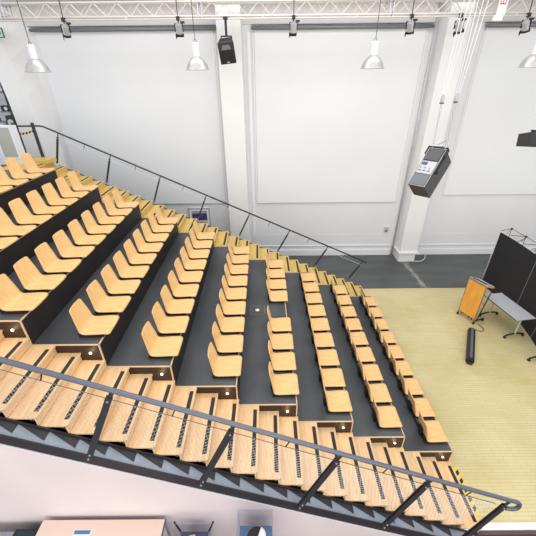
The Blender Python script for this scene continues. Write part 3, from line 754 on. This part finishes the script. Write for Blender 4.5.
r = empty('white_counter', 'pale counter corner at the bottom left edge of the view', 'counter', (-3.9,2.0,FZ))
bm = new(); box(bm,-4.3,-3.66,1.5,2.26,FZ,.9); part('counter_body', bm, M['cabwhite'], r)
bm = new(); box(bm,-4.31,-3.65,1.49,2.27,.9,.93); part('counter_top', bm, M['flange'], r)
# display case with animal-like fur object kept generic
r = empty('display_case', 'clear square display case with blue floor on a pedestal at the bottom centre', 'display case', (-.21,2.1,FZ))
def case(r, x0, x1, y0, y1, zb, zt, floor, flare=0):
    bm = new(); box(bm,x0+.01,x1-.01,y0+.01,y1-.01,FZ,zb-.02); part('pedestal', bm, M['cabwhite'], r)
    bm = new(); box(bm,x0+.005,x1-.005,y0+.005,y1-.005,zb-.02,zb); part('case_floor', bm, floor, r)
    f = flare
    c0 = [(x0,y0,zb),(x1,y0,zb),(x1,y1,zb),(x0,y1,zb)]; c1 = [(x0-f,y0-f,zt),(x1+f,y0-f,zt),(x1+f,y1+f*.3,zt),(x0-f,y1+f*.3,zt)]
    bm = new()
    for i in range(4):
        j = (i+1)%4; a,b,c,d = V(c0[i]),V(c0[j]),V(c1[j]),V(c1[i]); n = (b-a).cross(d-a).normalized()*.005
        vs = [bm.verts.new(q) for q in (a,b,c,d,a-n,b-n,c-n,d-n)]
        for q in ((0,1,2,3),(4,7,6,5),(0,4,5,1),(1,5,6,2),(2,6,7,3),(3,7,4,0)): bm.faces.new([vs[t] for t in q])
    part('acrylic_walls', bm, M['acrylic'], r)
    bm = new()
    for i in range(4): cyl(bm, c0[i], c1[i], .003, 6); cyl(bm, c1[i], c1[(i+1)%4], .003, 6)
    part('acrylic_edges', bm, M['acrylic_edge'], r)
case(r, -.44, .02, 1.85, 2.27, 1.06, 1.50, M['bluefloor'])
r = empty('fur_hat', 'dark brown and white rounded exhibit inside the square display case', 'exhibit', (-.2,2.08,1.06))
bm = new(); bmesh.ops.create_icosphere(bm, subdivisions=3, radius=1)
for v in bm.verts:
    v.co = V((v.co.x*.125, v.co.y*.13, .10+v.co.z*.10))*(1+.07*math.sin(v.co.x*17)*math.cos(v.co.y*13))
obj('fur_body', bm, M['fur'], r, smooth=True)
bm = new(); prism(bm, [(-.02,-.14),(.13,-.14),(.135,.03),(.07,.10)], .012,.235,'z'); obj('white_panel', bm, M['paper'], r, bevel=.03)
r = empty('display_case', 'flared clear display tray with navy floor and dark corner posts right of the sideboard', 'display case', (-1.06,2.1,FZ))
case(r, -1.27, -.87, 1.85, 2.24, .98, 1.15, M['navy'], .06)
for a, b in (((-1.27,2.24,.98),(-1.34,2.27,1.17)),((-.87,2.24,.98),(-.80,2.27,1.17))):
    bm = new(); cyl(bm, a, b, .013, 8); part('corner_post', bm, M['black'], r)
r = empty('crumpled_paper', 'pale yellow crumpled exhibit inside the flared display tray', 'exhibit', (-1.07,2.07,.981))
bm = new(); bmesh.ops.create_icosphere(bm, subdivisions=3, radius=1)
rq = random.Random(5)
for v in bm.verts: v.co = V((v.co.x*.11, v.co.y*.10, .055+v.co.z*.05))*(1+rq.uniform(-.12,.12))
obj('crumple', bm, M['cream'], r)
# ------------------------------------------------------------------ camera
cam = bpy.data.cameras.new('camera'); co = bpy.data.objects.new('camera', cam); COL.objects.link(co)
cam.sensor_width = 36; cam.lens = FF/536*36
co.matrix_world = Matrix(((ca.x,cb.x,-fwd.x,0),(ca.y,cb.y,-fwd.y,0),(ca.z,cb.z,-fwd.z,H),(0,0,0,1)))
S.camera = co
# ------------------------------------------------------------------ light
w = bpy.data.worlds.new('hall_daylight'); S.world = w; w.use_nodes = True
bg = w.node_tree.nodes['Background']; bg.inputs[0].default_value = (.97,.98,1,1); bg.inputs[1].default_value = .95
def area(name, loc, size, sy, power, col, rot=(0,0,0)):
    l = bpy.data.lights.new(name, 'AREA'); l.shape = 'RECTANGLE'; l.size = size; l.size_y = sy; l.energy = power; l.color = col
    o = bpy.data.objects.new(name, l); COL.objects.link(o); o.location = loc; o.rotation_euler = rot
area('overhead_fill_front', (1, 3.5, 10.5), 12, 2.0, 260, (1,.97,.93))  # added overhead fill for soft shadows, no fixture modelled
area('overhead_fill_back', (0, 8.5, 10.5), 12, 2.0, 260, (1,.98,.95))  # second added overhead fill, over the far half of the hall
area('foyer_side_fill', (0, -6, 5.0), 20, 5, 750, (1,.98,.97), (math.radians(90),0,0))  # added fill from behind the camera, brightens back wall and cladding
for x, y, z in lights:
    if y > 5: continue
    l = bpy.data.lights.new('step_lamp', 'POINT'); l.energy = .35; l.color = (1,.8,.5); l.shadow_soft_size = .02
    o = bpy.data.objects.new('step_lamp', l); COL.objects.link(o); o.location = (x, y-.02, z)
S.view_settings.view_transform = 'Standard'; S.view_settings.look = 'None'; S.view_settings.gamma = 1; S.view_settings.use_curve_mapping = False
S.view_settings.exposure = 0.0
